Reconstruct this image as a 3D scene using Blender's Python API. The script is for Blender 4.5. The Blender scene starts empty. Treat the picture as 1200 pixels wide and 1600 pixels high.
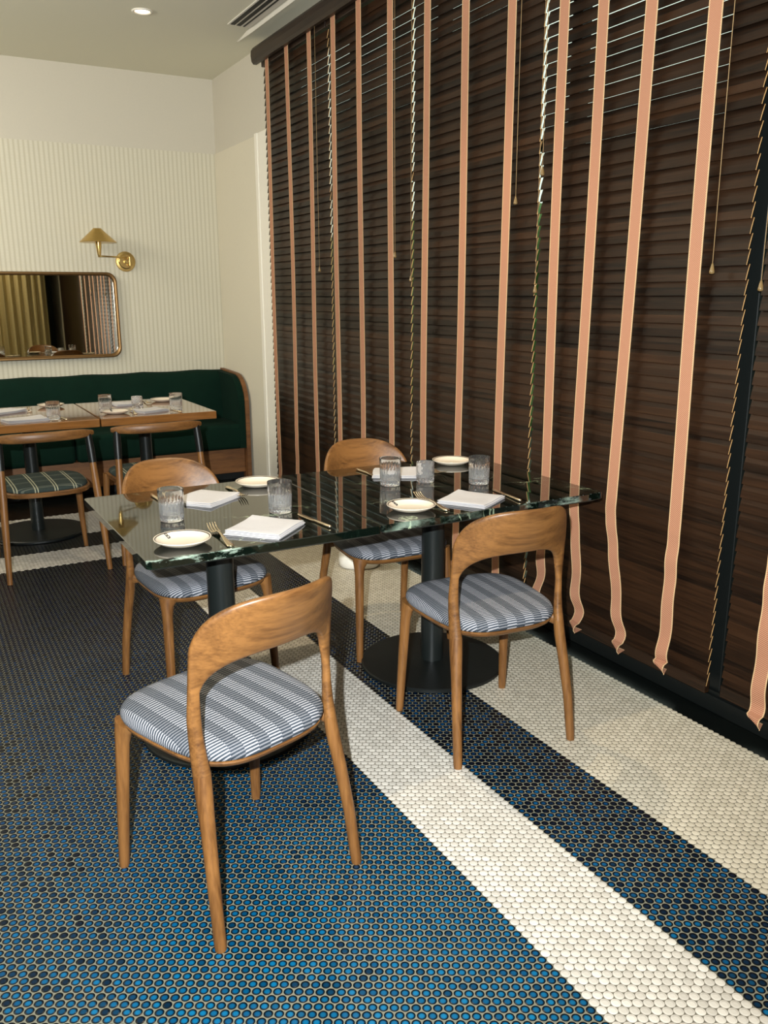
import bpy, bmesh, math, random
from mathutils import Vector, Matrix
PI = math.pi
random.seed(7)
COL = bpy.context.scene.collection
SC = bpy.context.scene

# ------------------------------------------------------------------ camera
CAM_H = 1.45
YAW, PITCH, ROLL = 0.50395735, -0.24876924, -0.00387652
cd = bpy.data.cameras.new('camera')
cam = bpy.data.objects.new('camera', cd); COL.objects.link(cam)
fw = Vector((math.sin(YAW)*math.cos(PITCH), math.cos(YAW)*math.cos(PITCH), math.sin(PITCH)))
rt = Vector((math.cos(YAW), -math.sin(YAW), 0)); up = rt.cross(fw)
r2 = rt*math.cos(ROLL) + up*math.sin(ROLL); u2 = -rt*math.sin(ROLL) + up*math.cos(ROLL)
cam.matrix_world = Matrix.Translation((0, 0, CAM_H)) @ Matrix((r2, u2, -fw)).transposed().to_4x4()
cd.sensor_fit = 'VERTICAL'; cd.sensor_height = 36.0; cd.lens = 36.0*1334.18/1600
cd.clip_start = 0.05; cd.clip_end = 60
SC.camera = cam

# ------------------------------------------------------------------ view, world, lights
SC.view_settings.view_transform = 'Standard'; SC.view_settings.look = 'None'
SC.view_settings.gamma = 1; SC.view_settings.use_curve_mapping = False
SC.view_settings.exposure = 0.0
W = bpy.data.worlds.new('world'); SC.world = W; W.use_nodes = True
bg = W.node_tree.nodes['Background']; bg.inputs[0].default_value = (0.93, 1.0, 0.90, 1); bg.inputs[1].default_value = 1.25

def lamp(name, kind, loc, energy, color, radius=0.05, target=None, size=None, spot=None, blend=0.6):
    ld = bpy.data.lights.new(name, kind); ld.energy = energy; ld.color = color
    o = bpy.data.objects.new(name, ld); COL.objects.link(o); o.location = loc
    if kind in ('POINT', 'SPOT'): ld.shadow_soft_size = radius
    if kind == 'AREA':
        ld.shape = 'RECTANGLE'; ld.size, ld.size_y = size
    if kind == 'SPOT': ld.spot_size = math.radians(spot); ld.spot_blend = blend
    if target is not None:
        o.rotation_euler = (Vector(target)-Vector(loc)).to_track_quat('-Z', 'Y').to_euler()
    return o
WARM = (1.0, 0.83, 0.58); SOFT = (1.0, 0.95, 0.84)
# the camera's own flash, up and left of the lens
lamp('camera_flash', 'SPOT', (-0.13, -0.03, 1.58), 860, (0.93, 0.985, 1.0), 0.012, (2.4, 5.6, 1.15), spot=125, blend=1.0)
# recessed ceiling downlights; unseen pair behind the camera added to brighten the mirrored curtain
for (x, y, e) in ((1.488, 5.665, 22), (1.45, 3.12, 110), (-0.9, 5.665, 10), (1.3, -0.72, 110), (0.2, -0.72, 60)):
    lamp('downlight_beam', 'SPOT', (x, y, 3.065), e, WARM, 0.03, (x, y, 0), spot=100, blend=0.9)
# unseen fill lights added on the left to brighten ceiling and end wall
for loc, e, tgt, spr, sz in (((-1.7, 4.4, 2.55), 66, (-0.5, 5.0, 3.5), 160, (1.6, 0.6)), ((-1.0, 6.15, 3.0), 26, (0.9, 7.1, 1.3), 110, (0.12, 2.2)), ((-1.9, 1.0, 2.5), 24, (-0.9, 1.4, 3.5), 160, (1.6, 0.6))):
    lamp('room_fill_light', 'AREA', loc, e, SOFT, target=tgt, size=sz).data.spread = math.radians(spr)

# ------------------------------------------------------------------ helpers
def lin(c):
    return tuple(((v/255)/12.92 if v/255 <= 0.04045 else ((v/255+0.055)/1.055)**2.4) for v in c) + (1.0,)

class G:
    """small node-graph writer for one material"""
    def __init__(s, name):
        s.m = bpy.data.materials.new(name); s.m.use_nodes = True
        s.t = s.m.node_tree; s.b = s.t.nodes['Principled BSDF']; s.out = s.t.nodes['Material Output']
    def n(s, kind, ins=None, **kw):
        nd = s.t.nodes.new('ShaderNode'+kind)
        for k, v in kw.items(): setattr(nd, k, v)
        for k, v in (ins or {}).items(): s.put(nd.inputs[k], v)
        return nd
    def put(s, sock, v):
        if isinstance(v, bpy.types.NodeSocket): s.t.links.new(v, sock)
        elif v is not None: sock.default_value = v
    def f(s, op, a, b=None, c=None):
        nd = s.n('Math', operation=op); s.put(nd.inputs[0], a)
        if b is not None: s.put(nd.inputs[1], b)
        if c is not None: s.put(nd.inputs[2], c)
        return nd.outputs[0]
    def mix(s, f, a, b):
        nd = s.n('Mix', data_type='RGBA'); s.put(nd.inputs[0], f); s.put(nd.inputs[6], a); s.put(nd.inputs[7], b); return nd.outputs[2]
    def ramp(s, f, stops):
        nd = s.n('ValToRGB'); s.put(nd.inputs[0], f); e = nd.color_ramp.elements
        while len(e) < len(stops): e.new(0.5)
        for i, (p, c) in enumerate(stops): e[i].position = p; e[i].color = c
        return nd.outputs[0]
    def obj(s): return s.n('TexCoord').outputs['Object']
    def xyz(s, v):
        nd = s.n('SeparateXYZ', {0: v}); return nd.outputs[0], nd.outputs[1], nd.outputs[2]
    def vec(s, x=0.0, y=0.0, z=0.0): return s.n('CombineXYZ', {0: x, 1: y, 2: z}).outputs[0]
    def map(s, v, scale=(1, 1, 1), loc=(0, 0, 0)): return s.n('Mapping', {0: v, 1: loc, 3: scale}).outputs[0]
    def noise(s, v, scale, detail=3.0, rough=0.55, dist=0.0):
        return s.n('TexNoise', {'Vector': v, 'Scale': scale, 'Detail': detail, 'Roughness': rough, 'Distortion': dist}).outputs[0]
    def bump(s, h, strength=0.3, dist=0.01):
        nd = s.n('Bump', {'Height': h, 'Strength': strength, 'Distance': dist}); s.put(s.b.inputs['Normal'], nd.outputs[0])
    def set(s, color=None, rough=None, metal=None, spec=None, **kw):
        for k, v in (('Base Color', color), ('Roughness', rough), ('Metallic', metal), ('Specular IOR Level', spec)):
            if v is not None: s.put(s.b.inputs[k], v)
        for k, v in kw.items(): s.put(s.b.inputs[k.replace('_', ' ')], v)
        return s.m

def plain(name, rgb, rough=0.5, metal=0.0, var=0.06, scale=30.0, spec=0.5, bump=0.0):
    g = G(name); c = lin(rgb); nz = g.noise(g.obj(), scale)
    lo = tuple(v*(1-var) for v in c[:3])+(1,); hi = tuple(min(1, v*(1+var)) for v in c[:3])+(1,)
    g.set(g.mix(nz, lo, hi), rough, metal, spec)
    if bump: g.bump(g.noise(g.obj(), scale*4), bump, 0.002)
    return g.m

def wood(name, a, b, axis='x', rough=0.42, freq=1.0, spec=0.4, fine=1.0):
    g = G(name); lo = 2.2*freq; hi = 26*freq
    sc = {'x': (lo, hi, hi), 'y': (hi, lo, hi), 'z': (hi, hi, lo)}[axis]
    o = g.obj(); v = g.map(o, sc)
    n1 = g.noise(v, 1.0, 4, 0.6, 0.8)
    n2 = g.noise(g.map(o, tuple(k*7 for k in sc)), 1.0, 2, 0.5)
    n3 = g.noise(g.map(o, tuple(k*0.22 for k in sc)), 1.0, 2, 0.5, 1.2)
    f = g.f('ADD', g.f('MULTIPLY', n1, 0.55), g.f('ADD', g.f('MULTIPLY', n2, 0.22*fine), g.f('MULTIPLY', n3, 0.35)))
    f = g.n('MapRange', {0: f, 1: 0.40, 2: 0.64, 3: 0.0, 4: 1.0}).outputs[0]
    g.set(g.mix(f, lin(a), lin(b)), rough, 0, spec); g.bump(n2, 0.12, 0.001)
    return g.m

# ------------------------------------------------------------------ materials
def mat_floor():
    g = G('penny_tile_floor'); P = 0.0228
    geo = g.n('NewGeometry').outputs['Position']; x, y, z = g.xyz(geo)
    px = g.f('DIVIDE', x, P); py = g.f('DIVIDE', y, P); S3 = math.sqrt(3)
    def cell(ox, oy):
        cx = g.f('MULTIPLY', g.f('ROUND', g.f('DIVIDE', g.f('SUBTRACT', px, ox), S3)), S3); cx = g.f('ADD', cx, ox)
        cy = g.f('ADD', g.f('ROUND', g.f('SUBTRACT', py, oy)), oy)
        dx = g.f('SUBTRACT', px, cx); dy = g.f('SUBTRACT', py, cy)
        d = g.f('SQRT', g.f('ADD', g.f('MULTIPLY', dx, dx), g.f('MULTIPLY', dy, dy)))
        return cx, cy, d
    ax, ay, da = cell(0.0, 0.0); bx, by, db = cell(S3/2, 0.5)
    s = g.f('LESS_THAN', da, db); inv = g.f('SUBTRACT', 1.0, s)
    sel = lambda a, b: g.f('ADD', g.f('MULTIPLY', a, s), g.f('MULTIPLY', b, inv))
    cx = sel(ax, bx); cy = sel(ay, by); d = g.f('MINIMUM', da, db)
    wx = g.f('MULTIPLY', cx, P); wy = g.f('MULTIPLY', cy, P)
    wn = g.n('TexWhiteNoise', {'Vector': g.vec(cx, cy, 0.0)}, noise_dimensions='3D'); rnd = wn.outputs[0]
    rnd2 = g.xyz(wn.outputs[1])[1]
    # stripes: nested borders, distance from the black border towards the room
    ex = g.f('SUBTRACT', 2.268, wx); ey = g.f('SUBTRACT', 5.975, wy)
    # corner: use the smaller normalised distance
    e = g.f('MINIMUM', ex, g.f('ADD', ey, 0.045))
    black = g.f('LESS_THAN', e, 0.0)
    white1 = g.f('LESS_THAN', e, 0.568); white2 = g.f('MULTIPLY', g.f('GREATER_THAN', e, 0.875), g.f('LESS_THAN', e, 1.181))
    white = g.f('MAXIMUM', g.f('MULTIPLY', white1, g.f('SUBTRACT', 1.0, black)), white2)
    # blue glaze: sheets differ in how many dark pennies they hold
    stripe = g.f('MULTIPLY', g.f('GREATER_THAN', e, 0.56), g.f('LESS_THAN', e, 0.88))
    edge = g.f('LESS_THAN', wx, g.f('SUBTRACT', 0.47, g.f('MULTIPLY', 0.1, wy)))
    patch = g.noise(g.vec(wx, wy, 0.0), 2.2, 2.0)
    thr = g.f('ADD', 0.11, g.f('ADD', g.f('MULTIPLY', stripe, 0.42), g.f('MULTIPLY', edge, 0.22)))
    thr = g.f('ADD', thr, g.f('MULTIPLY', g.f('SUBTRACT', patch, 0.5), 0.5))
    dark = g.n('MapRange', {0: g.f('SUBTRACT', thr, rnd), 1: -0.12, 2: 0.25, 3: 0.0, 4: 1.0}).outputs[0]
    mid = g.mix(rnd2, lin((6, 78, 116)), lin((16, 108, 150)))
    mid = g.mix(dark, mid, lin((5, 38, 60)))
    rimf = g.n('MapRange', {0: d, 1: 0.19, 2: 0.355, 3: 0.0, 4: 1.0}).outputs[0]
    blue = g.mix(rimf, mid, lin((1, 12, 20)))
    wcol = g.mix(rnd, lin((192, 186, 176)), lin((216, 210, 200)))
    wcol = g.mix(g.f('GREATER_THAN', wx, 1.6), wcol, g.mix(rnd, lin((188, 179, 160)), lin((206, 197, 178))))
    # view-angle darkening put into the blue, imitating light absorbed by the glaze
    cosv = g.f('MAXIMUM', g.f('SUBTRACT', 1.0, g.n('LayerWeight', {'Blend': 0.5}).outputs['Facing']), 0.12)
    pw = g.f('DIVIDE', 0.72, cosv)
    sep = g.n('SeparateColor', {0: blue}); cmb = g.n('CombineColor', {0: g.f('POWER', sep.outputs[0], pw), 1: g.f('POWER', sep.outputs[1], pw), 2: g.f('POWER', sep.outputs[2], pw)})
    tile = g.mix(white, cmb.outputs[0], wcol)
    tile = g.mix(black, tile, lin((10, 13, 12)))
    rr = g.f('ADD', 0.446, g.f('MULTIPLY', white, 0.032))
    isgrout = g.f('MULTIPLY', g.f('GREATER_THAN', d, g.f('ADD', rr, g.f('MULTIPLY', g.f('SUBTRACT', 0.030, g.f('MULTIPLY', white, 0.030)), g.f('MAXIMUM', 0.0, g.f('SUBTRACT', g.f('DIVIDE', g.f('SQRT', g.f('SUBTRACT', 1.0, g.f('MULTIPLY', cosv, cosv))), cosv), 1.1))))), g.f('SUBTRACT', 1.0, black))  # blue joints close at grazing view, painting in the shade of their recesses
    gcol = g.mix(white, lin((118, 116, 102)), lin((100, 94, 82)))
    gcol = g.mix(black, gcol, lin((10, 13, 12)))
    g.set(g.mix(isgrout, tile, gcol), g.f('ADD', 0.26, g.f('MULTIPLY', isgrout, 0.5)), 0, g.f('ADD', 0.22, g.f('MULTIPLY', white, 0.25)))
    h = g.n('MapRange', {0: d, 1: 0.25, 2: 0.46, 3: 1.0, 4: 0.0}, interpolation_type='SMOOTHSTEP').outputs[0]
    h = g.f('MULTIPLY', h, g.f('SUBTRACT', 1.0, black))
    tilt = g.f('MULTIPLY', g.f('SUBTRACT', rnd2, 0.5), g.f('SUBTRACT', px, cx))
    g.bump(g.f('MULTIPLY', g.f('ADD', h, g.f('MULTIPLY', tilt, 0.35)), g.f('SUBTRACT', 1.0, black)), 0.45, 0.0022)
    return g.m

def mat_marble(big=1.0):
    g = G('green_marble'); o = g.obj(); inf = g.n('ObjectInfo').outputs['Random']
    v = g.n('VectorMath', {0: o, 1: g.vec(g.f('MULTIPLY', inf, 9.0), 0.3, 0.0)}, operation='ADD').outputs[0]
    base = g.mix(g.noise(v, 5, 4), lin((3, 7, 5)), lin((9, 17, 12)))
    def vein(scale, w, seed, stretch):
        vv = g.map(v, stretch, (seed, seed*0.7, 0)); nz = g.noise(vv, scale, 5, 0.55, 0.6)
        a = g.f('ABSOLUTE', g.f('SUBTRACT', nz, 0.5)); return g.n('MapRange', {0: a, 1: 0.0, 2: w, 3: 1.0, 4: 0.0}).outputs[0]
    v1 = g.f('MULTIPLY', vein(2.4, 0.006, 3.1, (1.0, 1.6, 1)), g.n('MapRange', {0: g.noise(v, 3.0), 1: 0.52, 2: 0.62}).outputs[0])
    v2 = g.f('MULTIPLY', vein(4.5, 0.007, 8.3, (2.4, 0.8, 1)), 0.12)
    c = g.mix(v2, base, lin((70, 98, 78))); c = g.mix(v1, c, lin((168, 182, 150)))
    # pale breccia patches along the front edge
    x, y, z = g.xyz(o)
    fr = g.n('MapRange', {0: y, 1: -0.418, 2: -0.434, 3: 0.0, 4: 1.0}).outputs[0]
    bl = g.n('MapRange', {0: g.noise(g.map(v, (0.6, 1.6, 2.0)), 9.0, 5, 0.7), 1: 0.47, 2: 0.56}).outputs[0]
    bl2 = g.n('MapRange', {0: g.noise(v, 4.0, 1.0), 1: 0.56, 2: 0.62}).outputs[0]
    left = g.n('MapRange', {0: x, 1: -0.02, 2: -0.12, 3: 0.0, 4: 1.0}).outputs[0]
    pt = g.f('MULTIPLY', g.f('MULTIPLY', fr, bl), g.f('MAXIMUM', g.f('MULTIPLY', bl2, 0.5), g.f('MULTIPLY', left, big)))
    c = g.mix(pt, c, g.mix(g.noise(v, 30, 4), lin((90, 128, 104)), lin((196, 205, 190))))
    g.set(c, 0.035, 0, 0.75, Coat_Weight=0.4, Coat_Roughness=0.02)
    return g.m

def mat_seat():
    g = G('striped_seat_fabric'); x, y, z = g.xyz(g.obj())
    band = g.f('FRACT', g.f('DIVIDE', g.f('ADD', x, 0.5), 0.066))
    bd = g.f('GREATER_THAN', band, 0.52)
    sg = g.n('Clamp', {0: g.f('MULTIPLY', y, 9.0), 1: -1.0, 2: 1.0}).outputs[0]
    yw = g.f('ADD', y, g.f('MULTIPLY', g.f('SUBTRACT', 0.476, z), sg))
    st = g.f('FRACT', g.f('ADD', g.f('DIVIDE', g.f('ADD', yw, 0.5), 0.0102), g.f('MULTIPLY', bd, 0.22)))
    wob = g.f('MULTIPLY', g.f('SUBTRACT', g.noise(g.obj(), 60), 0.5), 0.15)
    line = g.f('LESS_THAN', g.f('ADD', st, wob), 0.45)
    lt = g.mix(bd, lin((160, 158, 162)), lin((116, 116, 120)))
    dk = g.mix(bd, lin((46, 52, 58)), lin((28, 32, 37)))
    n = g.noise(g.obj(), 400)
    g.set(g.mix(line, g.mix(n, dk, lin((62, 70, 80))), lt), 0.85, 0, 0.2); g.bump(g.f('ADD', st, n), 0.2, 0.001)
    return g.m

def mat_plaid():
    g = G('plaid_seat_fabric'); x, y, z = g.xyz(g.obj())
    def lines(c, pitch):
        fr = g.f('FRACT', g.f('DIVIDE', g.f('ADD', c, 1.0), pitch))
        a = g.f('LESS_THAN', g.f('ABSOLUTE', g.f('SUBTRACT', fr, 0.43)), 0.028); b = g.f('LESS_THAN', g.f('ABSOLUTE', g.f('SUBTRACT', fr, 0.57)), 0.028)
        return g.f('MAXIMUM', a, b)
    lx = lines(x, 0.098); ly = lines(y, 0.125)
    base = g.mix(g.noise(g.obj(), 90), lin((38, 48, 46)), lin((54, 62, 58)))
    c = g.mix(g.f('MULTIPLY', ly, 0.45), base, lin((120, 122, 110))); c = g.mix(lx, c, lin((150, 148, 126)))
    return g.set(c, 0.9, 0, 0.2)

def mat_slat():
    g = G('walnut_slat'); o = g.obj(); x, y, z = g.xyz(o)
    k = g.n('TexWhiteNoise', {'Vector': g.vec(g.f('FLOOR', g.f('DIVIDE', z, 0.046)), 0.0, 0.0)}, noise_dimensions='3D').outputs[0]
    v = g.vec(g.f('MULTIPLY', k, 30.0), g.f('MULTIPLY', y, 1.7), g.f('MULTIPLY', z, 46.0))
    n1 = g.noise(v, 1.0, 5, 0.65, 0.6); n2 = g.noise(g.vec(k, g.f('MULTIPLY', y, 8.0), g.f('MULTIPLY', z, 300.0)), 1.0, 2)
    f = g.f('ADD', g.f('ADD', g.f('MULTIPLY', n1, 0.7), g.f('MULTIPLY', n2, 0.3)), g.f('MULTIPLY', g.f('SUBTRACT', k, 0.5), 0.25))
    f = g.n('MapRange', {0: f, 1: 0.3, 2: 0.72}).outputs[0]
    g.set(g.mix(f, lin((17, 10, 6)), lin((54, 34, 20))), 0.36, 0, 0.28)
    return g.m

def mat_tape():
    g = G('woven_ladder_tape'); x, y, z = g.xyz(g.n('TexCoord').outputs['UV'])
    # UV: x runs 0..1 over the width, y is metres along the tape
    e = g.f('ABSOLUTE', g.f('SUBTRACT', x, 0.5)); ed = g.f('GREATER_THAN', e, 0.43)
    h = g.f('FRACT', g.f('DIVIDE', g.f('ADD', g.f('MULTIPLY', x, 0.055), y), 0.0075))
    c = g.mix(g.f('GREATER_THAN', h, 0.5), lin((188, 140, 112)), lin((148, 96, 70)))
    g.set(g.mix(ed, c, lin((204, 170, 128))), 0.85, 0, 0.2)
    return g.m

def mat_ribbed():
    g = G('ribbed_wallcovering'); x, y, z = g.xyz(g.n('NewGeometry').outputs['Position'])
    u = g.f('ADD', x, g.f('MULTIPLY', y, 1.0)); fr = g.f('FRACT', g.f('DIVIDE', u, 0.034))
    w = g.f('ABSOLUTE', g.f('SUBTRACT', fr, 0.5)); sh = g.n('MapRange', {0: w, 1: 0.20, 2: 0.42, 3: 0.0, 4: 1.0}).outputs[0]
    z2 = g.f('ABSOLUTE', g.f('SUBTRACT', g.f('FRACT', g.f('DIVIDE', z, 0.02)), 0.5))
    weave = g.f('MULTIPLY', z2, 0.3)
    c = g.mix(sh, lin((206, 200, 182)), lin((188, 181, 160))); c = g.mix(weave, c, lin((192, 186, 164)))
    g.set(g.mix(g.f('MULTIPLY', g.noise(g.obj(), 60), 0.25), c, lin((186, 178, 152))), 0.8, 0, 0.25)
    g.bump(g.f('SUBTRACT', 1.0, sh), 0.22, 0.003)
    return g.m

def mat_glass(name, tint=(1, 1, 1, 1), rough=0.02):
    g = G(name); g.set(tint, 0.0, 0, 0.5, IOR=1.46, Transmission_Weight=1.0)
    nz = g.noise(g.obj(), 3.0); g.put(g.b.inputs['Roughness'], g.f('MULTIPLY', nz, rough)); return g.m

M = {}
M['floor'] = mat_floor(); M['marble'] = mat_marble(); M['marble2'] = mat_marble(0.15); M['seat'] = mat_seat(); M['plaid'] = mat_plaid()
M['slat'] = mat_slat(); M['tape'] = mat_tape(); M['ribbed'] = mat_ribbed(); M['glass'] = mat_glass('clear_cut_glass', rough=0.03)
g = G('cut_lead_glass'); zz = g.xyz(g.obj())[2]
g.set((1, 1, 1, 1), g.n('MapRange', {0: zz, 1: 0.070, 2: 0.062, 3: 0.005, 4: 0.05}).outputs[0], 0, 0.9, IOR=1.50, Transmission_Weight=g.n('MapRange', {0: zz, 1: 0.072, 2: 0.060, 3: 0.985, 4: 0.93}).outputs[0])
M['cut'] = g.m
M['votive'] = mat_glass('diamond_cut_glass', rough=0.06)
bpy.data.materials['diamond_cut_glass'].node_tree.nodes['Principled BSDF'].inputs['Transmission Weight'].default_value = 0.93
M['pane'] = mat_glass('window_glass', (0.9, 1, 0.95, 1))
M['oak_x'] = wood('oak_across', (74, 45, 20), (126, 85, 44), 'x'); M['oak_z'] = wood('oak_upright', (82, 50, 22), (130, 88, 46), 'z')
M['plaster'] = plain('cream_plaster', (194, 187, 171), 0.85, var=0.03, scale=80, spec=0.2, bump=0.05)
M['ceiling'] = plain('ceiling_paint', (220, 216, 196), 0.9, var=0.02, scale=80, spec=0.2)
M['dark_paint'] = plain('dark_green_paint', (38, 46, 38), 0.7, var=0.05)
M['linen'] = plain('woven_wall_linen', (206, 198, 178), 0.9, var=0.10, scale=260, spec=0.2)
M['white_trim'] = plain('white_trim_paint', (226, 220, 206), 0.5, var=0.02)
M['black'] = plain('black_powder_coat', (14, 17, 16), 0.42, spec=0.4, var=0.1, bump=0.15)
M['lip'] = plain('bevel_reflection_grey', (62, 66, 60), 0.5, var=0.15)  # grey that paints in the reflection along the tabletop's lower bevel
M['pole'] = plain('black_tube', (22, 26, 25), 0.32, spec=0.5, var=0.05)
M['darkwood'] = wood('dark_stained_wood', (26, 18, 14), (48, 34, 24), 'y', 0.4)
M['green'] = plain('bottle_green_velvet', (3, 30, 20), 0.9, var=0.25, scale=14, spec=0.15)
M['panelwood'] = wood('walnut_panel', (84, 52, 28), (124, 82, 46), 'x', 0.45)
M['tabletop'] = wood('varnished_butcher_block', (92, 56, 26), (140, 92, 46), 'x', 0.10, spec=0.9)
M['tabletop'].node_tree.nodes['Principled BSDF'].inputs['Coat Weight'].default_value = 0.8
M['brass'] = plain('brushed_brass', (206, 174, 108), 0.28, 1.0, var=0.05, scale=60)
M['bronze'] = plain('bronze_frame', (112, 84, 50), 0.35, 0.85, var=0.1)
M['mirror'] = plain('mirror_silver', (225, 222, 205), 0.015, 1.0, var=0.0)
M['china'] = plain('cream_china', (220, 205, 184), 0.18, var=0.01, spec=0.6)
M['china_line'] = plain('plate_rim_line', (64, 50, 44), 0.3)
M['ink'] = plain('monogram_ink', (30, 28, 34), 0.4)
M['steel'] = plain('champagne_flatware', (244, 226, 196), 0.26, 1.0, var=0.03)
M['napkin'] = plain('white_napkin', (198, 194, 194), 0.9, var=0.05, scale=120, spec=0.2, bump=0.3)
M['cord'] = plain('cord_tan', (150, 122, 84), 0.7)
M['clear'] = plain('amber_tassel', (120, 96, 60), 0.12, spec=0.9)
M['slat_end'] = plain('bare_slat_end', (196, 152, 98), 0.7)
M['curtain'] = plain('gold_curtain', (208, 194, 150), 0.8, var=0.12, scale=50, spec=0.2)
M['white_plastic'] = plain('white_plastic', (232, 228, 218), 0.35)
M['vent_dark'] = plain('vent_shadow', (16, 20, 18), 0.6)
M['hedge'] = plain('hedge_leaves', (70, 110, 50), 0.8, var=0.5, scale=25)
M['pave'] = plain('outdoor_paving', (60, 62, 50), 0.9, var=0.1)
g = G('lamp_glow'); g.set((1, 0.85, 0.6, 1), 0.5, Emission_Color=(1, 0.78, 0.5, 1), Emission_Strength=6.0)
g.put(g.b.inputs['Emission Strength'], g.f('ADD', 5.0, g.f('MULTIPLY', g.noise(g.obj(), 20), 3.0))); M['glow'] = g.m

# ------------------------------------------------------------------ mesh helpers
def link(name, bm, mat, parent=None, smooth=False, loc=(0, 0, 0), rotz=0.0, auto=None):
    me = bpy.data.meshes.new(name); bmesh.ops.recalc_face_normals(bm, faces=bm.faces); bm.to_mesh(me); bm.free()
    for m in (mat if isinstance(mat, (list, tuple)) else [mat]): me.materials.append(m)
    if smooth:
        for p in me.polygons: p.use_smooth = True
        if auto: me.set_sharp_from_angle(angle=math.radians(auto))
    o = bpy.data.objects.new(name, me); COL.objects.link(o)
    o.location = loc; o.rotation_euler = (0, 0, rotz)
    if parent: o.parent = parent
    return o

def tag(o, label=None, cat=None, group=None, kind=None):
    for k, v in (('label', label), ('category', cat), ('group', group), ('kind', kind)):
        if v: o[k] = v
    return o

def empty(name, loc=(0, 0, 0), rotz=0.0, label=None, cat=None, group=None):
    o = bpy.data.objects.new(name, None); COL.objects.link(o); o.location = loc; o.rotation_euler = (0, 0, rotz)
    o.empty_display_size = 0.1
    return tag(o, label, cat, group)

def dup(root, loc, rotz, label):
    r = root.copy(); COL.objects.link(r); r.location = loc; r.rotation_euler = (0, 0, rotz); r['label'] = label
    for ch in list(root.children):
        c = ch.copy(); COL.objects.link(c); c.parent = r
        for gc in list(ch.children):
            d = gc.copy(); COL.objects.link(d); d.parent = c
    return r

def box(bm, x0, x1, y0, y1, z0, z1, bev=0.0, seg=2, mat=0):
    r = bmesh.ops.create_cube(bm, size=1.0); vs = r['verts']
    for v in vs: v.co = Vector(((x0+x1)/2+v.co.x*(x1-x0), (y0+y1)/2+v.co.y*(y1-y0), (z0+z1)/2+v.co.z*(z1-z0)))
    fs = {f for v in vs for f in v.link_faces}
    for f in fs: f.material_index = mat
    if bev: bmesh.ops.bevel(bm, geom=list({e for v in vs for e in v.link_edges}), offset=bev, segments=seg, affect='EDGES', profile=0.5)

def rings(bm, rs, close=True, cap0=True, cap1=True, mat=0):
    """loft through a list of rings (lists of points)"""
    V = [[bm.verts.new(p) for p in r] for r in rs]; n = len(V[0])
    for a, b in zip(V, V[1:]):
        for i in range(n if close else n-1):
            j = (i+1) % n; f = bm.faces.new((a[i], a[j], b[j], b[i])); f.material_index = mat
    if cap0: bm.faces.new(list(reversed(V[0]))).material_index = mat
    if cap1: bm.faces.new(V[-1]).material_index = mat
    return V

def lathe(bm, prof, n=48, c=(0, 0, 0), rfun=None, cap0=True, cap1=True, mat=0):
    rs = []
    for k, (r, z) in enumerate(prof):
        rs.append([(c[0]+(r*(rfun(2*PI*i/n, z) if rfun else 1))*math.cos(2*PI*i/n), c[1]+(r*(rfun(2*PI*i/n, z) if rfun else 1))*math.sin(2*PI*i/n), c[2]+z) for i in range(n)])
    rings(bm, rs, cap0=cap0, cap1=cap1, mat=mat)

def tube(bm, pts, rad, n=10, cap=True, mat=0):
    pts = [Vector(p) for p in pts]; rs = []; ref = Vector((0.0, 0.0, 1.0))
    for i, p in enumerate(pts):
        t = (pts[min(i+1, len(pts)-1)]-pts[max(i-1, 0)]).normalized()
        a = ref if abs(t.dot(ref)) < 0.9 else Vector((1, 0, 0))
        u = t.cross(a).normalized(); w = t.cross(u).normalized(); r = rad[i] if isinstance(rad, (list, tuple)) else rad
        ru, rw = r if isinstance(r, (list, tuple)) else (r, r)
        rs.append([p+u*ru*math.cos(2*PI*k/n)+w*rw*math.sin(2*PI*k/n) for k in range(n)])
    rings(bm, rs, cap0=cap, cap1=cap, mat=mat)

def B(): return bmesh.new()
def sgnpow(v, e): return math.copysign(abs(v)**e, v)

# ------------------------------------------------------------------ the room
XW, YB, ZC = 2.38, 7.10, 3.10
def struct(name, bm, mat, **kw): return tag(link(name, bm, mat, **kw), kind='structure')
bm = B(); box(bm, -3.2, XW+0.1, -2.2, YB+0.1, -0.08, 0); struct('floor', bm, M['floor'])
bm = B()
# ceiling with a hole for nothing: one slab
box(bm, -3.2, XW+0.3, -2.2, YB+0.1, ZC, ZC+0.1); struct('ceiling', bm, M['ceiling'])
bm = B(); box(bm, -3.2, XW, YB, YB+0.1, 0, ZC); struct('wall_back', bm, M['plaster'])
bm = B(); box(bm, -3.2, XW, YB-0.012, YB, 0.0, 2.55); struct('wall_back_covering', bm, M['ribbed'])
bm = B(); box(bm, -3.3, -3.2, -2.2, YB+0.1, 0, ZC); struct('wall_left', bm, M['dark_paint'])
bm = B(); box(bm, -3.2, XW+0.3, -2.3, -2.2, 0, ZC); struct('wall_front', bm, M['dark_paint'])
# window wall: solid piers round the openings
WY0, WY1 = 0.80, 5.86
bm = B(); box(bm, XW, XW+0.22, WY1, YB+0.1, 0, ZC); box(bm, XW, XW+0.22, -2.3, 0.1, 0, ZC)
box(bm, XW, XW+0.22, 0.1, WY1, 2.98, ZC); box(bm, XW, XW+0.22, 0.1, WY1, 0, 0.06); box(bm, XW, XW+0.22, 0.1, WY0, 0.06, 2.98)
struct('wall_right', bm, M['plaster'])
bm = B(); box(bm, XW-0.012, XW, 6.15, YB-0.012, 0.0, 2.55); struct('wall_right_covering', bm, M['linen'])
bm = B(); box(bm, XW-0.022, XW, WY1-0.02, 6.15, 0.0, 2.56, 0.003); box(bm, XW-0.03, XW-0.02, 6.10, 6.15, 0.0, 2.56, 0.003)
struct('trim_1', bm, M['white_trim'])
bm = B(); box(bm, XW-0.014, XW, -2.2, WY1-0.02, 0.0, 0.062, 0.004); struct('baseboard_right', bm, M['black'])
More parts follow.
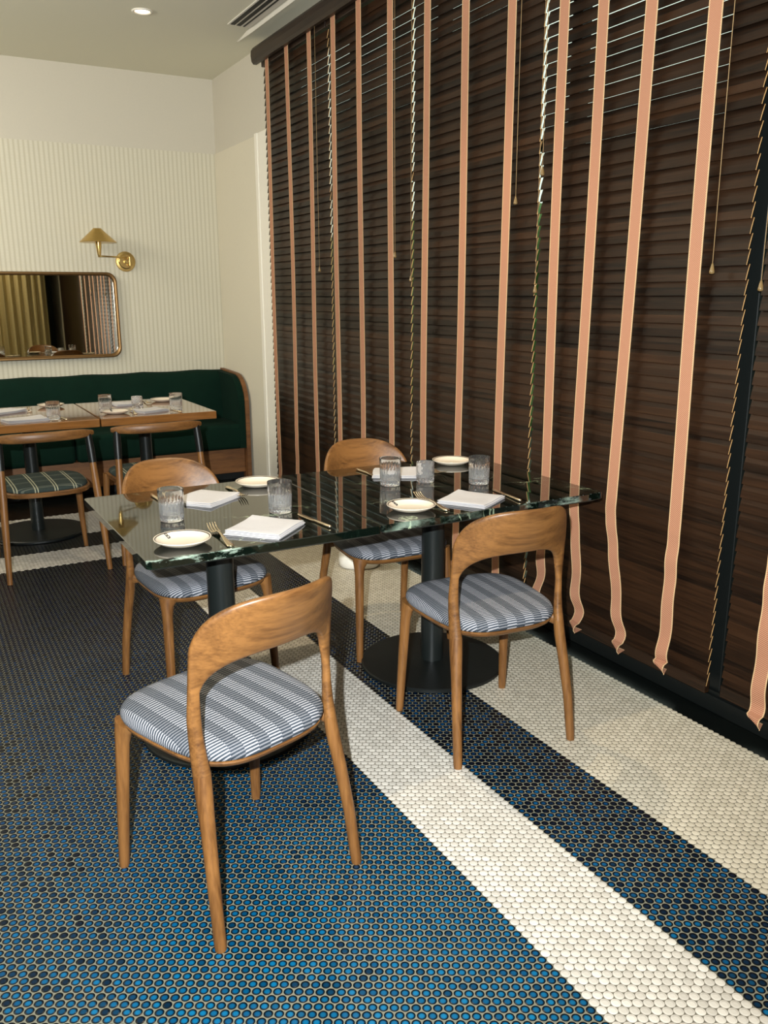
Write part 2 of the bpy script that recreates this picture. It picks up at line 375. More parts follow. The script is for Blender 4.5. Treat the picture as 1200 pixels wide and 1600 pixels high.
bm = B(); box(bm, XW, XW+0.2, WY0, WY1, 0.06, 0.075); struct('trim_2', bm, M['black'])
ys = [WY0, 1.85, 2.90, 3.90, 4.86, WY1]
for i in range(5):
    a, b = ys[i], ys[i+1]
    bm = B(); t = 0.03; X0, X1 = XW+0.10, XW+0.15
    box(bm, X0, X1, a, a+t, 0.075, 2.98); box(bm, X0, X1, b-t, b, 0.075, 2.98); box(bm, X0, X1, a+t, b-t, 0.075, 0.12); box(bm, X0, X1, a+t, b-t, 2.93, 2.98)
    box(bm, X0, X1, a+t, b-t, 2.05, 2.09)
    w = struct('window_%d' % (i+1), bm, M['black'])
    bm = B(); box(bm, XW+0.122, XW+0.128, a+t, b-t, 0.12, 2.93); link('pane', bm, M['pane'], w)
bm = B(); box(bm, XW+0.015, XW+0.10, 1.87, 2.07, 0.062, 2.98, 0.003); struct('trim_4', bm, M['black'])
# outside the windows: paving and a clipped hedge
bm = B(); box(bm, XW+0.22, 12, -6, 16, -0.15, -0.05); struct('ground_outside', bm, M['pave'])
bm = B()
for i in range(26):
    for j in range(3):
        bmesh.ops.create_icosphere(bm, subdivisions=2, radius=random.uniform(0.45, 0.7), matrix=Matrix.Translation((6.3+random.uniform(-.3, .3), -5+i*0.85, 0.4+j*0.75)))
for v in bm.verts: v.co += Vector((random.uniform(-.06, .06), random.uniform(-.06, .06), random.uniform(-.06, .06)))
tag(link('hedge', bm, M['hedge']), 'dark green hedge outdoors glimpsed through gaps between the blinds', 'hedge', kind='stuff')

# dark boxed rail above the blinds
bm = B()
prof = [(2.262, 2.94), (2.25, 2.955), (2.245, 2.99), (2.248, 3.02), (2.262, 3.04), (XW-0.005, 3.04), (XW-0.005, 2.99), (2.285, 2.985), (2.285, 2.94)]
rings(bm, [[(x, y, z) for x, z in prof] for y in (-1.2, 5.88)])
tag(link('blind_pelmet', bm, M['darkwood']), 'long dark wooden pelmet rail above the window blinds', 'pelmet')

# ceiling air vent and recessed downlight
vt = empty('ceiling_vent', (2.09, 4.0, ZC), label='slotted white air vent in the ceiling above the pelmet', cat='vent')
bm = B(); L0, L1 = -1.6, 1.66
box(bm, -0.075, 0.075, L0, L1, -0.006, -0.001, 0.002); link('frame', bm, M['white_trim'], vt)
for (a, b) in ((-0.062, -0.034), (-0.02, 0.006), (0.024, 0.034)):
    bm = B(); box(bm, a, b, L0+0.01, L1-0.015+a*0.1, -0.009, -0.0055); link('slot', bm, M['vent_dark'], vt)
bm = B(); rings(bm, [[(0.085, y, -0.001), (0.105, y, -0.016), (0.125, y, -0.001)] for y in (L0, 1.75)]+[[(0.105, 2.0, -0.001), (0.115, 2.0, -0.003), (0.125, 2.0, -0.001)]])
link('deflector', bm, M['white_trim'], vt)
dl = empty('ceiling_light', (1.488, 5.665, ZC), label='small round recessed downlight in the ceiling', cat='ceiling light')
bm = B(); lathe(bm, [(0.062, -0.001), (0.062, -0.006), (0.05, -0.008), (0.045, -0.002)], 32, cap0=False, cap1=False); link('trim_ring', bm, M['white_trim'], dl, True)
bm = B(); lathe(bm, [(0.001, -0.0025), (0.042, -0.0025), (0.044, -0.001)], 32, cap1=False); link('lens', bm, M['glow'], dl, True)

# gold curtain on the wall behind the camera (seen in the mirror)
bm = B(); N = 260; top = []; rs = []
for k, z in enumerate((0.03, 1.0, 2.0, 3.06)):
    ring = []
    for i in range(N+1):
        s = i/N; x = -3.0+5.15*s; ph = s*2*PI*46+0.5*math.sin(s*37)
        ring.append((x, -1.25+0.06*math.sin(ph)+0.02*math.sin(ph*0.37+z), z))
    for i in range(N, -1, -1):
        p = ring[i]; ring.append((p[0], p[1]-0.006, z))
    rs.append(ring)
rings(bm, rs); tag(link('curtain', bm, M['curtain'], smooth=True, auto=50), 'pleated gold floor length curtain, seen reflected in the wall mirror', 'curtain')

bm = B(); box(bm, XW-0.016, XW, -1.15, 0.60, 0.062, 2.9, 0.003); struct('trim_3', bm, M['darkwood'])
# ------------------------------------------------------------------ blinds
SX, PT, SW, ST = 2.33, 0.046, 0.0505, 0.003
ZT, ZBOT = 2.925, 0.085
def strip(bm, pts, w, th=0.0016):
    """woven tape: pts = (x, y, z, yaw-turn of the width direction); UV x over the width, y along"""
    uvl = bm.loops.layers.uv.verify(); prev = None; L = 0.0; lastc = None
    for (x, y, z, tw) in pts:
        c = Vector((x, y, z)); L += (c-lastc).length if lastc else 0; lastc = c
        d = Vector((math.sin(tw), -math.cos(tw), 0))*w/2; nn = Vector((-math.cos(tw), -math.sin(tw), 0))*th
        cur = ([bm.verts.new(c-d), bm.verts.new(c+d), bm.verts.new(c+d+nn), bm.verts.new(c-d+nn)], L)
        if prev:
            for i in range(4):
                j = (i+1) % 4; f = bm.faces.new((prev[0][i], prev[0][j], cur[0][j], cur[0][i]))
                u = [0, 1, 1, 0]
                for lp, (uu, ll) in zip(f.loops, ((u[i], prev[1]), (u[j], prev[1]), (u[j], L), (u[i], L))): lp[uvl].uv = (uu, ll)
        else: bm.faces.new(cur[0][::-1])
        prev = cur
    bm.faces.new(prev[0])

def tape_pts(y, tail, seed, drift=0.0, wavy=0.0):
    rnd = random.Random(seed); x0 = 2.292; pts = []; z = 2.945; zend = tail; ph = rnd.uniform(0, 6)
    while z > zend+0.02:
        t = max(0, (0.72-z)/0.72); a = wavy*t**1.6*(0.65+0.35*math.sin(z*11+seed))
        pts.append((x0-0.004*math.sin(z*2+ph)-a*0.020*(1+math.sin(z*47+ph+2*math.sin(z*9))), y+(drift*(1-z/2.9) if z > .65 else drift*.78*(z-.15)/.5-.05*(drift > 0)*(.65-z)/.5)+a*0.008*math.sin(z*21+ph)+0.002*math.sin(z*3.1+ph), z, a*0.25*math.sin(z*33+ph)))
        z -= 0.04 if z > 0.9 else 0.014
    # the cut end rolls up on itself
    x, yy, z, tw = pts[-1]; turn = rnd.choice((-1, 1))
    for k in range(1, 12):
        an = k*0.42; r = 0.016-0.0007*k
        pts.append((x-0.010-r*math.sin(an)*0.9-0.001*k, yy+turn*0.003*k, z-r*(1-math.cos(an))*0.0-0.012*math.sin(an*0.5)-0.002*k, tw+turn*0.10*k))
    return pts

def tilt_at(z, top, k, rnd):
    base = math.radians(13.5) + (math.radians(top)-math.radians(13.5))*max(0, min(1, (z-1.45)/0.6))
    return base + rnd.uniform(-1, 1)*math.radians(k)

blinds = [  # y0, y1, top tilt, jitter, tapes [(y, tail z, drift, wave)], cords [(y, z)], x offset, label
 (4.866, 5.860, 13.0, 0.5, [(5.722, .13, 0, .25), (5.384, .13, 0, .3), (5.052, .12, 0, .1)], [(4.927, 1.588)], 0.0, 'dark walnut slatted blind farthest from the viewer beside the cream wall'),
 (3.915, 4.852, 13.8, 1.0, [(4.72, .12, 0, .15), (4.408, .12, 0, .1), (4.07, .12, 0, .1)], [(3.998, 1.636)], 0.0, 'dark walnut slatted blind second from the cream wall'),
 (2.912, 3.900, 13.0, 0.4, [(3.727, .12, 0, .1), (3.408, .12, 0, .1), (3.08, .12, 0, .1)], [(3.836, 1.515), (2.994, 1.809)], 0.0, 'dark walnut slatted blind third from the cream wall, behind the right marble table'),
 (1.872, 2.895, 18.2, 1.0, [(2.753, .16, 0, 1.1), (2.545, .13, .02, 1.1), (2.306, .12, .06, 1.2), (2.046, .12, .0, 1.0)], [(2.828, 1.902), (2.845, 1.455), (1.962, 1.511)], 0.0, 'walnut slatted blind with light leaking through its upper slats'),
 (0.86, 1.828, 13.0, 0.4, [(1.655, .085, .0, .9), (1.30, .10, 0, .5), (0.98, .10, 0, .4)], [(1.794, 1.457)], 0.024, 'walnut slatted blind nearest the viewer, cut by the right picture edge'),
]
for bi, (y0, y1, tt, jit, tapes, cords, xo, lab) in enumerate(blinds):
    rnd = random.Random(bi+3); ym = (y0+y1)/2
    root = empty('window_blind', (SX+xo, ym, 0.0), label=lab, cat='window blind', group='slatted window blinds')
    bm = B(); h = (y1-y0)/2; z = ZT-0.03
    while z > ZBOT+0.05:
        a = tilt_at(z, tt, jit, rnd); sx, sz = math.sin(a)*SW/2, math.cos(a)*SW/2; nx, nz = math.cos(a)*ST/2, math.sin(a)*ST/2
        dy = rnd.uniform(-0.0015, 0.0015)
        P = [(-sx-nx, z-sz+nz), (-sx+nx, z-sz-nz), (sx+nx, z+sz-nz), (sx-nx, z+sz+nz)]
        # slight crown on the room side
        P.insert(4, (-nx*1.9, z+nz*1.9))
        V = rings(bm, [[(px, -h+dy, pz) for px, pz in P], [(px, h+dy, pz) for px, pz in P]], cap0=False, cap1=False)
        bm.faces.new(V[0][::-1]).material_index = 1; bm.faces.new(V[-1]).material_index = 1
        z -= PT
    link('slats', bm, [M['slat'], M['slat_end']], root)
    bm = B(); box(bm, -0.012, 0.012, -h, h, ZBOT, ZBOT+0.045, 0.003); link('bottom_rail', bm, M['slat'], root)
    bm = B(); box(bm, -0.02, 0.025, -h, h, ZT, ZT+0.05, 0.003); link('headrail', bm, M['darkwood'], root)
    for ti, (ty, tail, dr, wv) in enumerate(tapes):
        bm = B(); pts = [(x-SX-xo+xo, y-ym, z, tw) for x, y, z, tw in tape_pts(ty, tail, bi*10+ti, dr, wv)]
        strip(bm, pts, 0.055); link('ladder_tape', bm, M['tape'], root)
    for (cy, cz) in cords:
        bm = B(); tube(bm, [(-0.055, cy-ym, ZT+0.02), (-0.055, cy-ym+0.002, (ZT+cz)/2), (-0.055, cy-ym, cz+0.03)], 0.0013, 6)
        c = link('pull_cord', bm, M['cord'], root, True)
        bm = B(); lathe(bm, [(0.002, 0.034), (0.005, 0.024), (0.0085, 0.008), (0.0085, 0.003), (0.004, 0)], 14, (-0.055, cy-ym, cz)); link('tassel', bm, M['clear'], c, True)

# ------------------------------------------------------------------ oak dining chair
def seat_outline(s=1.0, n=56, hx=0.232, hy=0.225, e=3.4, cy=0.026, narrow=0.085):
    out = []
    for i in range(n):
        a = 2*PI*i/n; c, d = sgnpow(math.cos(a), 2/e), sgnpow(math.sin(a), 2/e)
        y = d*hy; x = c*hx*(1-narrow*(1-d)/1.0)
        out.append((x*s, cy+y*s))
    return out

OAK_X, OAK_Z = M['oak_x'], M['oak_z']
def arch(t):
    c, s = math.cos(t), max(0.0, math.sin(t))
    xo = 0.209*sgnpow(c, 2/3.249); zo = 0.611+0.221*s**(2/3.249); yo = -0.273+0.138*(abs(xo)/0.209)**2.2
    xi = 0.184*sgnpow(c, 2/2.838); zi = 0.55+0.130*s**(2/2.838); yi = -0.202+0.070*(abs(xi)/0.184)**2.2
    return Vector((xi, yi, zi)), Vector((xo, yo, zo))
def section(A, Bp, nrm, th, n=20):
    c = (A+Bp)/2; u = (Bp-A)/2; L = u.length; u.normalize(); out = []
    e = 2.0 if L < th*0.9 else 2.0+min(4.0, (L/th-0.9)*2.2)
    for k in range(n):
        a = 2*PI*k/n; out.append(c+u*L*sgnpow(math.cos(a), 2/e)+nrm*th/2*sgnpow(math.sin(a), 2/min(e, 2.6)))
    return out
def chair_stations():
    st = []
    # rear right leg from floor to upright: (z, x, y, half width along u, thickness)
    leg = [(0.0, .216, -.216, .0135, .027), (0.02, .2155, -.2135, .0145, .029), (.15, .211, -.196, .0155, .031), (.28, .202, -.172, .0175, .034), (.36, .196, -.155, .0205, .036), (.41, .1935, -.147, .0215, .034), (.45, .1945, -.140, .0195, .029), (.50, .1962, -.135, .0175, .024), (.54, .1965, -.1335, .0170, .022)]
    U = Vector((0.62, 0.78, 0)).normalized(); Nn = Vector((0.78, -0.62, 0)).normalized()
    for z, x, y, w, th in leg:
        c = Vector((x, y, z)); st.append((c-U*w, c+U*w, Nn, th))
    return st
LEG = chair_stations()
NT = 64
def arch_stations():
    st = []
    for i in range(NT+1):
        t = PI*i/NT; A, Bp = arch(t); A2, B2 = arch(min(PI, t+0.02)); A1, B1 = arch(max(0, t-0.02))
        tan = ((A2+B2)-(A1+B1)).normalized(); nrm = (Bp-A).cross(tan).normalized()
        if nrm.y > 0: nrm = -nrm
        st.append([A, Bp, nrm, 0.021])
    # blend the first/last stations into the uprights
    return st
AR = arch_stations()
def mirror(s): A, Bp, n, th = s; f = lambda v: Vector((-v.x, v.y, v.z)); return (f(A), f(Bp), f(n), th)

def make_chair(label):
    root = empty('dining_chair', label=label, cat='chair', group='oak dining chairs with striped seats')
    # backrest band and both uprights down to the seat: one bent piece
    sts = []
    up_r = LEG[5:]
    for s in up_r: sts.append(s)
    a0 = AR[0]; k0 = 5
    for i in range(k0, NT-k0+1): sts.append(tuple(AR[i]))
    for s in reversed(up_r): sts.append(mirror(s))
    # keep section orientation consistent
    bm = B(); rs = []; prevn = None
    for A, Bp, nrm, th in sts:
        if prevn is not None and nrm.dot(prevn) < 0: nrm = -nrm
        prevn = nrm; rs.append(section(A, Bp, nrm, th))
    # resample smoothly near the shoulders
    sm = []
    for i, r in enumerate(rs):
        sm.append(r)
    rings(bm, sm)
    o = link('backrest', bm, OAK_X, root, True, auto=50)
    for sgn in (1, -1):
        bm = B(); sl = [s if sgn > 0 else mirror(s) for s in LEG[:6]]
        prevn = None; rs = []
        for A, Bp, nrm, th in sl: rs.append(section(A, Bp, nrm, th))
        rings(bm, rs); link('leg', bm, OAK_Z, root, True, auto=60)
    for sgn in (1, -1):
        bm = B(); pts = [(.216, .214, 0), (.2155, .213, .015), (.209, .203, .2), (.203, .192, .36), (.200, .187, .395), (.192, .180, .418)]
        tube(bm, [(x*sgn, y, z) for x, y, z in pts], [.0125, .014, .0165, .0185, .0225, .032], 20)
        link('leg', bm, OAK_Z, root, True, auto=60)
    bm = B(); O = seat_outline
    rs = [[(x, y, .402) for x, y in O(.82)], [(x, y, .406) for x, y in O(.92)], [(x, y, .415) for x, y in O(.975)], [(x, y, .423) for x, y in O(.99)], [(x, y, .427) for x, y in O(.975)]]
    rings(bm, rs)
    # side ears that carry the frame into the rear uprights
    for sgn in (1, -1):
        tube(bm, [(sgn*.150, -.10, .412), (sgn*.175, -.125, .411), (sgn*.192, -.143, .41)], [(.012, .013), (.014, .016), (.013, .024)], 12)
    link('seat_frame', bm, OAK_X, root, True, auto=55)
    bm = B()
    def dome(s, z): return [(x, y, z - 0.010*((x/.232)**2)*0.0 + 0.006*max(0, (y-.026)/.225)**2*0 ) for x, y in O(s)]
    rs = [dome(.975, .427), dome(1.0, .432), dome(1.012, .440), dome(1.008, .450), dome(.985, .459), dome(.94, .466), dome(.85, .471), dome(.65, .4745), dome(.4, .476), dome(.12, .4765)]
    rings(bm, rs); link('seat', bm, M['seat'], root, True, auto=60)
    return root

R = math.radians
c1 = make_chair('oak dining chair with its back to the viewer, nearest one, at the left marble table')
c1.location = (.609, 1.895, 0); c1.rotation_euler.z = R(17)
dup(c1, (1.602, 2.205, 0), R(-4.5), 'oak dining chair with its back to the viewer at the right marble table')
dup(c1, (.86, 3.053, 0), R(189.7), 'oak dining chair facing the viewer behind the left marble table')
dup(c1, (1.693, 3.083, 0), R(178.2), 'oak dining chair facing the viewer behind the right marble table, in front of the blinds')

# ------------------------------------------------------------------ marble tables
def make_marble(sx, sy, px, py, label, loc, rot, mk='marble'):
    root = empty('marble_table', loc, rot, label, 'table')
    bm = B()
    def rr(ix, z, rad):
        out = []; hx, hy = sx/2-ix, sy/2-ix; r = max(rad-ix*0.5, 0.004)
        for (cx, cy, a0) in ((hx-r, hy-r, 0), (-hx+r, hy-r, 90), (-hx+r, -hy+r, 180), (hx-r, -hy+r, 270)):
            for k in range(7): a = R(a0+15*k); out.append((cx+r*math.cos(a), cy+r*math.sin(a), z))
        return out
    rs = [rr(.026, -.036, .014), rr(.004, -.026, .014), rr(0, -.024, .014), rr(0, -.002, .014), rr(.0022, 0, .014)]
    V = rings(bm, rs)
    for f in bm.faces:
        if f.calc_center_median().z < -.0245: f.material_index = 1
    link('tabletop', bm, [M[mk], M['lip']], root, False, (0, 0, .75))
    bm = B(); lathe(bm, [(.045, .02), (.045, .70)], 32, (px, py, 0)); link('pole', bm, M['pole'], root, True, auto=40)
    bm = B(); lathe(bm, [(.28, 0), (.286, .004), (.286, .014), (.281, .018), (.06, .022), (.045, .024)], 72, (px, py, 0)); link('base', bm, M['black'], root, True, auto=25)
    bm = B(); box(bm, px-.16, px+.16, py-.02, py+.02, .69, .712, .003); box(bm, px-.02, px+.02, py-.16, py+.16, .69, .712, .003); link('mounting_plate', bm, M['black'], root)
    return root
make_marble(.738, .87, -.045, -.07, 'dark green marble pedestal table on the left, with a white vein on its front corner', (.868, 2.69, 0), R(.6))
make_marble(.925, .87, 0.02, .02, 'dark green marble pedestal table on the right, beside the blinds', (1.702, 2.705, 0), R(.6), 'marble2')

# ------------------------------------------------------------------ table ware
TZ = .7502
def make_glass(label, group, r=.042, h=.105, cuts=20):
    bm = B()
    def rf(a, z):
        k = max(0, min(1, (0.072-z)/0.012)) * (1 if z > 0.012 else 0); q = (a*cuts/(2*PI)) % 1.0; return 1-0.075*k*(1-abs(2*q-1))*(1.0 if z > .045 else 0.45+0.55*math.sin(z*420)**2)
    prof = [(.0005, 0), (r*.80, 0), (r*.88, .002), (r*.90, .008)] + [(r*(.905+.075*z/h), z) for z in (.013, .0165, .020, .024, .028, .0315, .035, .039, .043, .047, .055, .064, .068, .073, .09)] + [(r*.985, h-.002), (r*.975, h), (r*.945, h), (r*.93, h-.003), (r*.90, .07), (r*.86, .035), (r*.82, .024), (r*.6, .021), (.0005, .0205)]
    nn = 120; rs = []
    for (rad, z) in prof:
        out = rad > r*.88 and z < h-.001; rs.append([(rad*(rf(2*PI*i/nn, z) if out and rad > r*.895 else 1)*math.cos(2*PI*i/nn), rad*(rf(2*PI*i/nn, z) if out and rad > r*.895 else 1)*math.sin(2*PI*i/nn), z) for i in range(nn)])
    rings(bm, rs); o = link('drinking_glass', bm, M['cut'], None, True, auto=28); return tag(o, label, 'glass', group)
def make_votive(label, group, r=.036, h=.078):
    bm = B(); n = 72; rs = []
    def pt(a, z, rad, cut): return (rad*math.cos(a), rad*math.sin(a), z)
    zs = [0.004+i*(h-.012)/14 for i in range(15)]
    rs.append([pt(2*PI*i/n, 0, .001, 0) for i in range(n)]); rs.append([pt(2*PI*i/n, 0, r*.9, 0) for i in range(n)])
    for k, z in enumerate(zs):
        rs.append([pt(2*PI*i/n, z, r*(1-.06*abs(math.sin(6*(2*PI*i/n)+k*PI/4.0))*abs(math.sin(6*(2*PI*i/n)-k*PI/4.0))*1.0-.02*((k % 2))), 1) for i in range(n)])
    for rad, z in ((r*.97, h-.003), (r*.95, h), (r*.90, h), (r*.87, h-.005), (r*.82, .03), (r*.7, .02), (.001, .018)): rs.append([pt(2*PI*i/n, z, rad, 0) for i in range(n)])
    rings(bm, rs); o = link('votive_holder', bm, M['votive'], None, True, auto=20); return tag(o, label, 'candle holder', group)
def text_mesh(body, size, mat, parent, loc, rot):
    cu = bpy.data.curves.new('monogram', 'FONT'); cu.body = body; cu.size = size; cu.extrude = 0.0001; cu.offset = 0.0009; cu.align_x = 'CENTER'; cu.align_y = 'CENTER'
    tmp = bpy.data.objects.new('monogram_tmp', cu); COL.objects.link(tmp)
    dg = bpy.context.evaluated_depsgraph_get(); me = bpy.data.meshes.new_from_object(tmp.evaluated_get(dg))
    bpy.data.objects.remove(tmp); bpy.data.curves.remove(cu)
    me.materials.clear(); me.materials.append(mat); o = bpy.data.objects.new('monogram', me); COL.objects.link(o); o.parent = parent; o.location = loc; o.rotation_euler = rot; return o
def make_plate(label, group, r=.083):
    root = empty('side_plate', label=label, cat='plate', group=group)
    bm = B(); prof = [(.001, .001), (r*.5, .001), (r*.53, .000), (r*.58, .001), (r*.80, .007), (r*.97, .0165), (r, .0185), (r*.995, .0205), (r*.97, .0205), (r*.90, .0165), (r*.72, .0075), (r*.55, .0045), (.001, .004)]
    lathe(bm, prof, 64); link('dish', bm, M['china'], root, True, auto=70)
    bm = B(); lathe(bm, [(r*.925, .0182), (r*.950, .0199), (r*.955, .0202), (r*.925, .0185)], 64, cap0=False, cap1=False); link('rim_line', bm, M['china_line'], root, True)
    m = text_mesh('B', .036, M['ink'], root, (-.004, r*.79, .0128), (R(29), 0, 0)); m.scale = (.6, 1, 1)
    return root
def make_napkin(label, group, sx=.185, sy=.165, seed=0, h=.011):
    rnd = random.Random(seed); bm = B(); n = 16; layers = 4
    for L in range(layers):
        t = h/layers; z0 = L*t; off = (rnd.uniform(-.003, .003), rnd.uniform(-.003, .003)); k = 1-.012*L
        grid = {}
        for side in (0, 1):
            for i in range(n+1):
                for j in range(n+1):
                    u, v = i/n*2-1, j/n*2-1; edge = max(abs(u), abs(v))
                    w = 0.0035*math.sin(u*2.3+seed)*math.cos(v*1.9+seed*2)*(L+1)/layers*max(0, edge-.2) + 0.004*max(0, u*v*(1 if seed % 2 else -1))*(L+1)/layers
                    z = z0 + (t*.82 if side else t*.05) - (0.4*t*max(0, edge-.9)*10 if side else 0) + max(0, w)
                    grid[side, i, j] = bm.verts.new((u*sx/2*k+off[0], v*sy/2*k+off[1], z))
        for i in range(n):
            for j in range(n):
                bm.faces.new((grid[1, i, j], grid[1, i+1, j], grid[1, i+1, j+1], grid[1, i, j+1])); bm.faces.new((grid[0, i, j+1], grid[0, i+1, j+1], grid[0, i+1, j], grid[0, i, j]))
        ring = [(i, 0) for i in range(n)]+[(n, j) for j in range(n)]+[(i, n) for i in range(n, 0, -1)]+[(0, j) for j in range(n, 0, -1)]
        for a, b in zip(ring, ring[1:]+ring[:1]): bm.faces.new((grid[0, a[0], a[1]], grid[0, b[0], b[1]], grid[1, b[0], b[1]], grid[1, a[0], a[1]]))
    return tag(link('napkin', bm, M['napkin'], None, True, auto=50), label, 'napkin', group)
def flat(bm, st, n=10):
    """st: (x, z, half width, half thickness) along +x"""
    rings(bm, [[(x, w*math.cos(2*PI*k/n), z+t*math.sin(2*PI*k/n)) for k in range(n)] for x, z, w, t in st])
def make_fork(label, group):
    bm = B(); flat(bm, [(0, .003, .004, .002), (.006, .003, .0095, .0026), (.03, .004, .0085, .0024), (.07, .008, .005, .002), (.105, .012, .003, .0022), (.125, .011, .0035, .0018), (.135, .007, .009, .0014), (.145, .005, .0125, .0012), (.152, .005, .0125, .0012)])
    for k in range(4):
        y = (k-1.5)*.0072; pts = [(.150, .005), (.165, .006), (.18, .010), (.196, .018)]
        rings(bm, [[(x, y+(w)*math.cos(2*PI*q/6), z+.0011*math.sin(2*PI*q/6)) for q in range(6)] for (x, z), w in zip(pts, (.0022, .0021, .0018, .0007))])
    bmesh.ops.scale(bm, vec=(1.16, 1.16, 1.1), verts=bm.verts)
    return tag(link('fork', bm, M['steel'], None, True, auto=60), label, 'fork', group)
def make_knife(label, group):
    bm = B(); flat(bm, [(0, .005, .003, .002), (.004, .005, .0065, .0042), (.04, .005, .0065, .004), (.095, .0045, .0052, .0034), (.105, .004, .006, .002), (.115, .004, .0085, .0012), (.17, .004, .0095, .001), (.20, .004, .006, .0009), (.207, .004, .001, .0006)])
    return tag(link('knife', bm, M['steel'], None, True, auto=60), label, 'knife', group)

def put(o, x, y, deg, z=TZ): o.location = (x, y, z); o.rotation_euler.z = R(deg); return o
def again(o, x, y, deg, label, z=TZ): return dup(o, (x, y, z), R(deg), label)

GG, GP, GN, GF, GK = 'cut glass tumblers', 'monogrammed side plates', 'folded white napkins', 'forks', 'knives'
BZ = .7502
g0 = put(make_glass('cut glass tumbler beside the monogrammed plate at the front left of the left marble table', GG), .686, 2.655, 0)
again(g0, 1.031, 2.585, 20, 'cut glass tumbler behind the front napkin of the left marble table')
again(g0, 1.552, 2.765, 40, 'cut glass tumbler left of the diamond cut votive on the right marble table')
again(g0, 1.858, 2.618, 10, 'cut glass tumbler right of the diamond cut votive on the right marble table')
again(g0, .716, 5.30, 0, 'tumbler on the left wooden table by the banquette', BZ)
again(g0, 1.052, 5.50, 0, 'left tumbler of the two on the right wooden table by the banquette', BZ)
again(g0, 1.462, 5.375, 0, 'right tumbler of the two on the right wooden table by the banquette', BZ)
v0 = put(make_votive('diamond cut glass votive in the middle of the right marble table', 'glass votives'), 1.70, 2.752, 0)
again(v0, 1.262, 5.56, 15, 'small cut glass votive in the middle of the right wooden table', BZ)
p0 = put(make_plate('white monogrammed side plate at the front left corner of the left marble table', GP), .640, 2.375, 22)
again(p0, 1.112, 3.01, 195, 'white side plate at the back of the left marble table')
again(p0, 1.425, 2.395, 22, 'white monogrammed side plate at the front of the right marble table')
again(p0, 1.985, 3.00, 180, 'white side plate at the back of the right marble table')
again(p0, .79, 5.93, 180, 'white side plate at the back of the left wooden table', BZ)
again(p0, 1.09, 5.385, 10, 'white side plate at the front of the right wooden table', BZ)
again(p0, 1.505, 5.86, 180, 'white side plate at the back of the right wooden table', BZ)
def place_n(o, *a): return put(o, *a)
place_n(make_napkin('folded white napkin at the front of the left marble table', GN, .19, .185, 1, .014), .908, 2.405, 43)
place_n(make_napkin('folded white napkin at the back of the left marble table', GN, .19, .17, 4, .013), .868, 2.878, 38)
place_n(make_napkin('folded white napkin at the front of the right marble table', GN, .185, .18, 3, .012), 1.675, 2.402, 32)
place_n(make_napkin('folded white napkin at the back of the right marble table, behind the left tumbler', GN, .17, .19, 2, .011), 1.675, 2.93, 60)
place_n(make_napkin('folded white napkin at the front of the left wooden table', GN, .24, .15, 5, .016), .565, 5.33, 12, BZ)
place_n(make_napkin('folded white napkin at the back of the left wooden table', GN, .2, .17, 2, .014), .50, 5.80, 30, BZ)
place_n(make_napkin('folded white napkin at the front of the right wooden table', GN, .18, .15, 7, .014), 1.30, 5.385, 20, BZ)
place_n(make_napkin('folded white napkin at the back of the right wooden table, behind the votive', GN, .18, .15, 8, .014), 1.25, 5.80, 5, BZ)
f0 = put(make_fork('fork between plate and napkin at the front of the left marble table', GF), .752, 2.268, 87)
again(f0, 1.001, 3.04, -93, 'fork at the back of the left marble table, beside the back napkin')
again(f0, 1.520, 2.315, 86, 'fork between plate and napkin at the front of the right marble table')
again(f0, 1.84, 3.03, -95, 'fork beside the back plate of the right marble table')
again(f0, .66, 6.0, -95, 'fork at the back of the left wooden table', BZ)
again(f0, 1.185, 5.27, 85, 'fork at the front of the right wooden table', BZ)
again(f0, 1.385, 5.95, -90, 'fork beside the back plate of the right wooden table', BZ)
k0 = put(make_knife('knife at the front of the left marble table, right of the napkin', GK), 1.088, 2.315, 96)
again(k0, .716, 3.04, -88, 'knife at the back left of the left marble table, behind the tumbler')
again(k0, 1.812, 2.30, 82, 'knife at the front of the right marble table, right of the napkin')
again(k0, 1.572, 3.085, -88, 'knife at the back of the right marble table, left of the back napkin')
again(k0, .775, 5.22, 95, 'knife at the front of the left wooden table, beside the tumbler', BZ)
again(k0, 1.45, 5.22, 95, 'knife at the front of the right wooden table, beside the right tumbler', BZ)

# ------------------------------------------------------------------ wooden tables by the banquette
def make_wtable(x0, x1, label):
    cx, cy = (x0+x1)/2, 5.62; root = empty('wooden_table', (cx, cy, 0), 0, label, 'table', 'wooden pedestal tables')
    h = (x1-x0)/2-.002
    bm = B(); box(bm, -h, h, 5.185-cy, 6.05-cy, .703, .75, .004); link('tabletop', bm, M['tabletop'], root)
    bm = B(); lathe(bm, [(.04, .02), (.04, .69)], 28); link('pole', bm, M['pole'], root, True, auto=40)
    bm = B(); lathe(bm, [(.28, 0), (.285, .005), (.285, .014), (.28, .019), (.04, .024)], 64); link('base', bm, M['black'], root, True, auto=25)
    bm = B(); box(bm, -.16, .16, -.02, .02, .682, .703, .002); box(bm, -.02, .02, -.16, .16, .682, .703, .002); link('mounting_plate', bm, M['black'], root)
make_wtable(.25, .955, 'varnished wooden table by the banquette, cut by the left picture edge')
make_wtable(.958, 1.665, 'varnished wooden table by the banquette, right one of the pair')

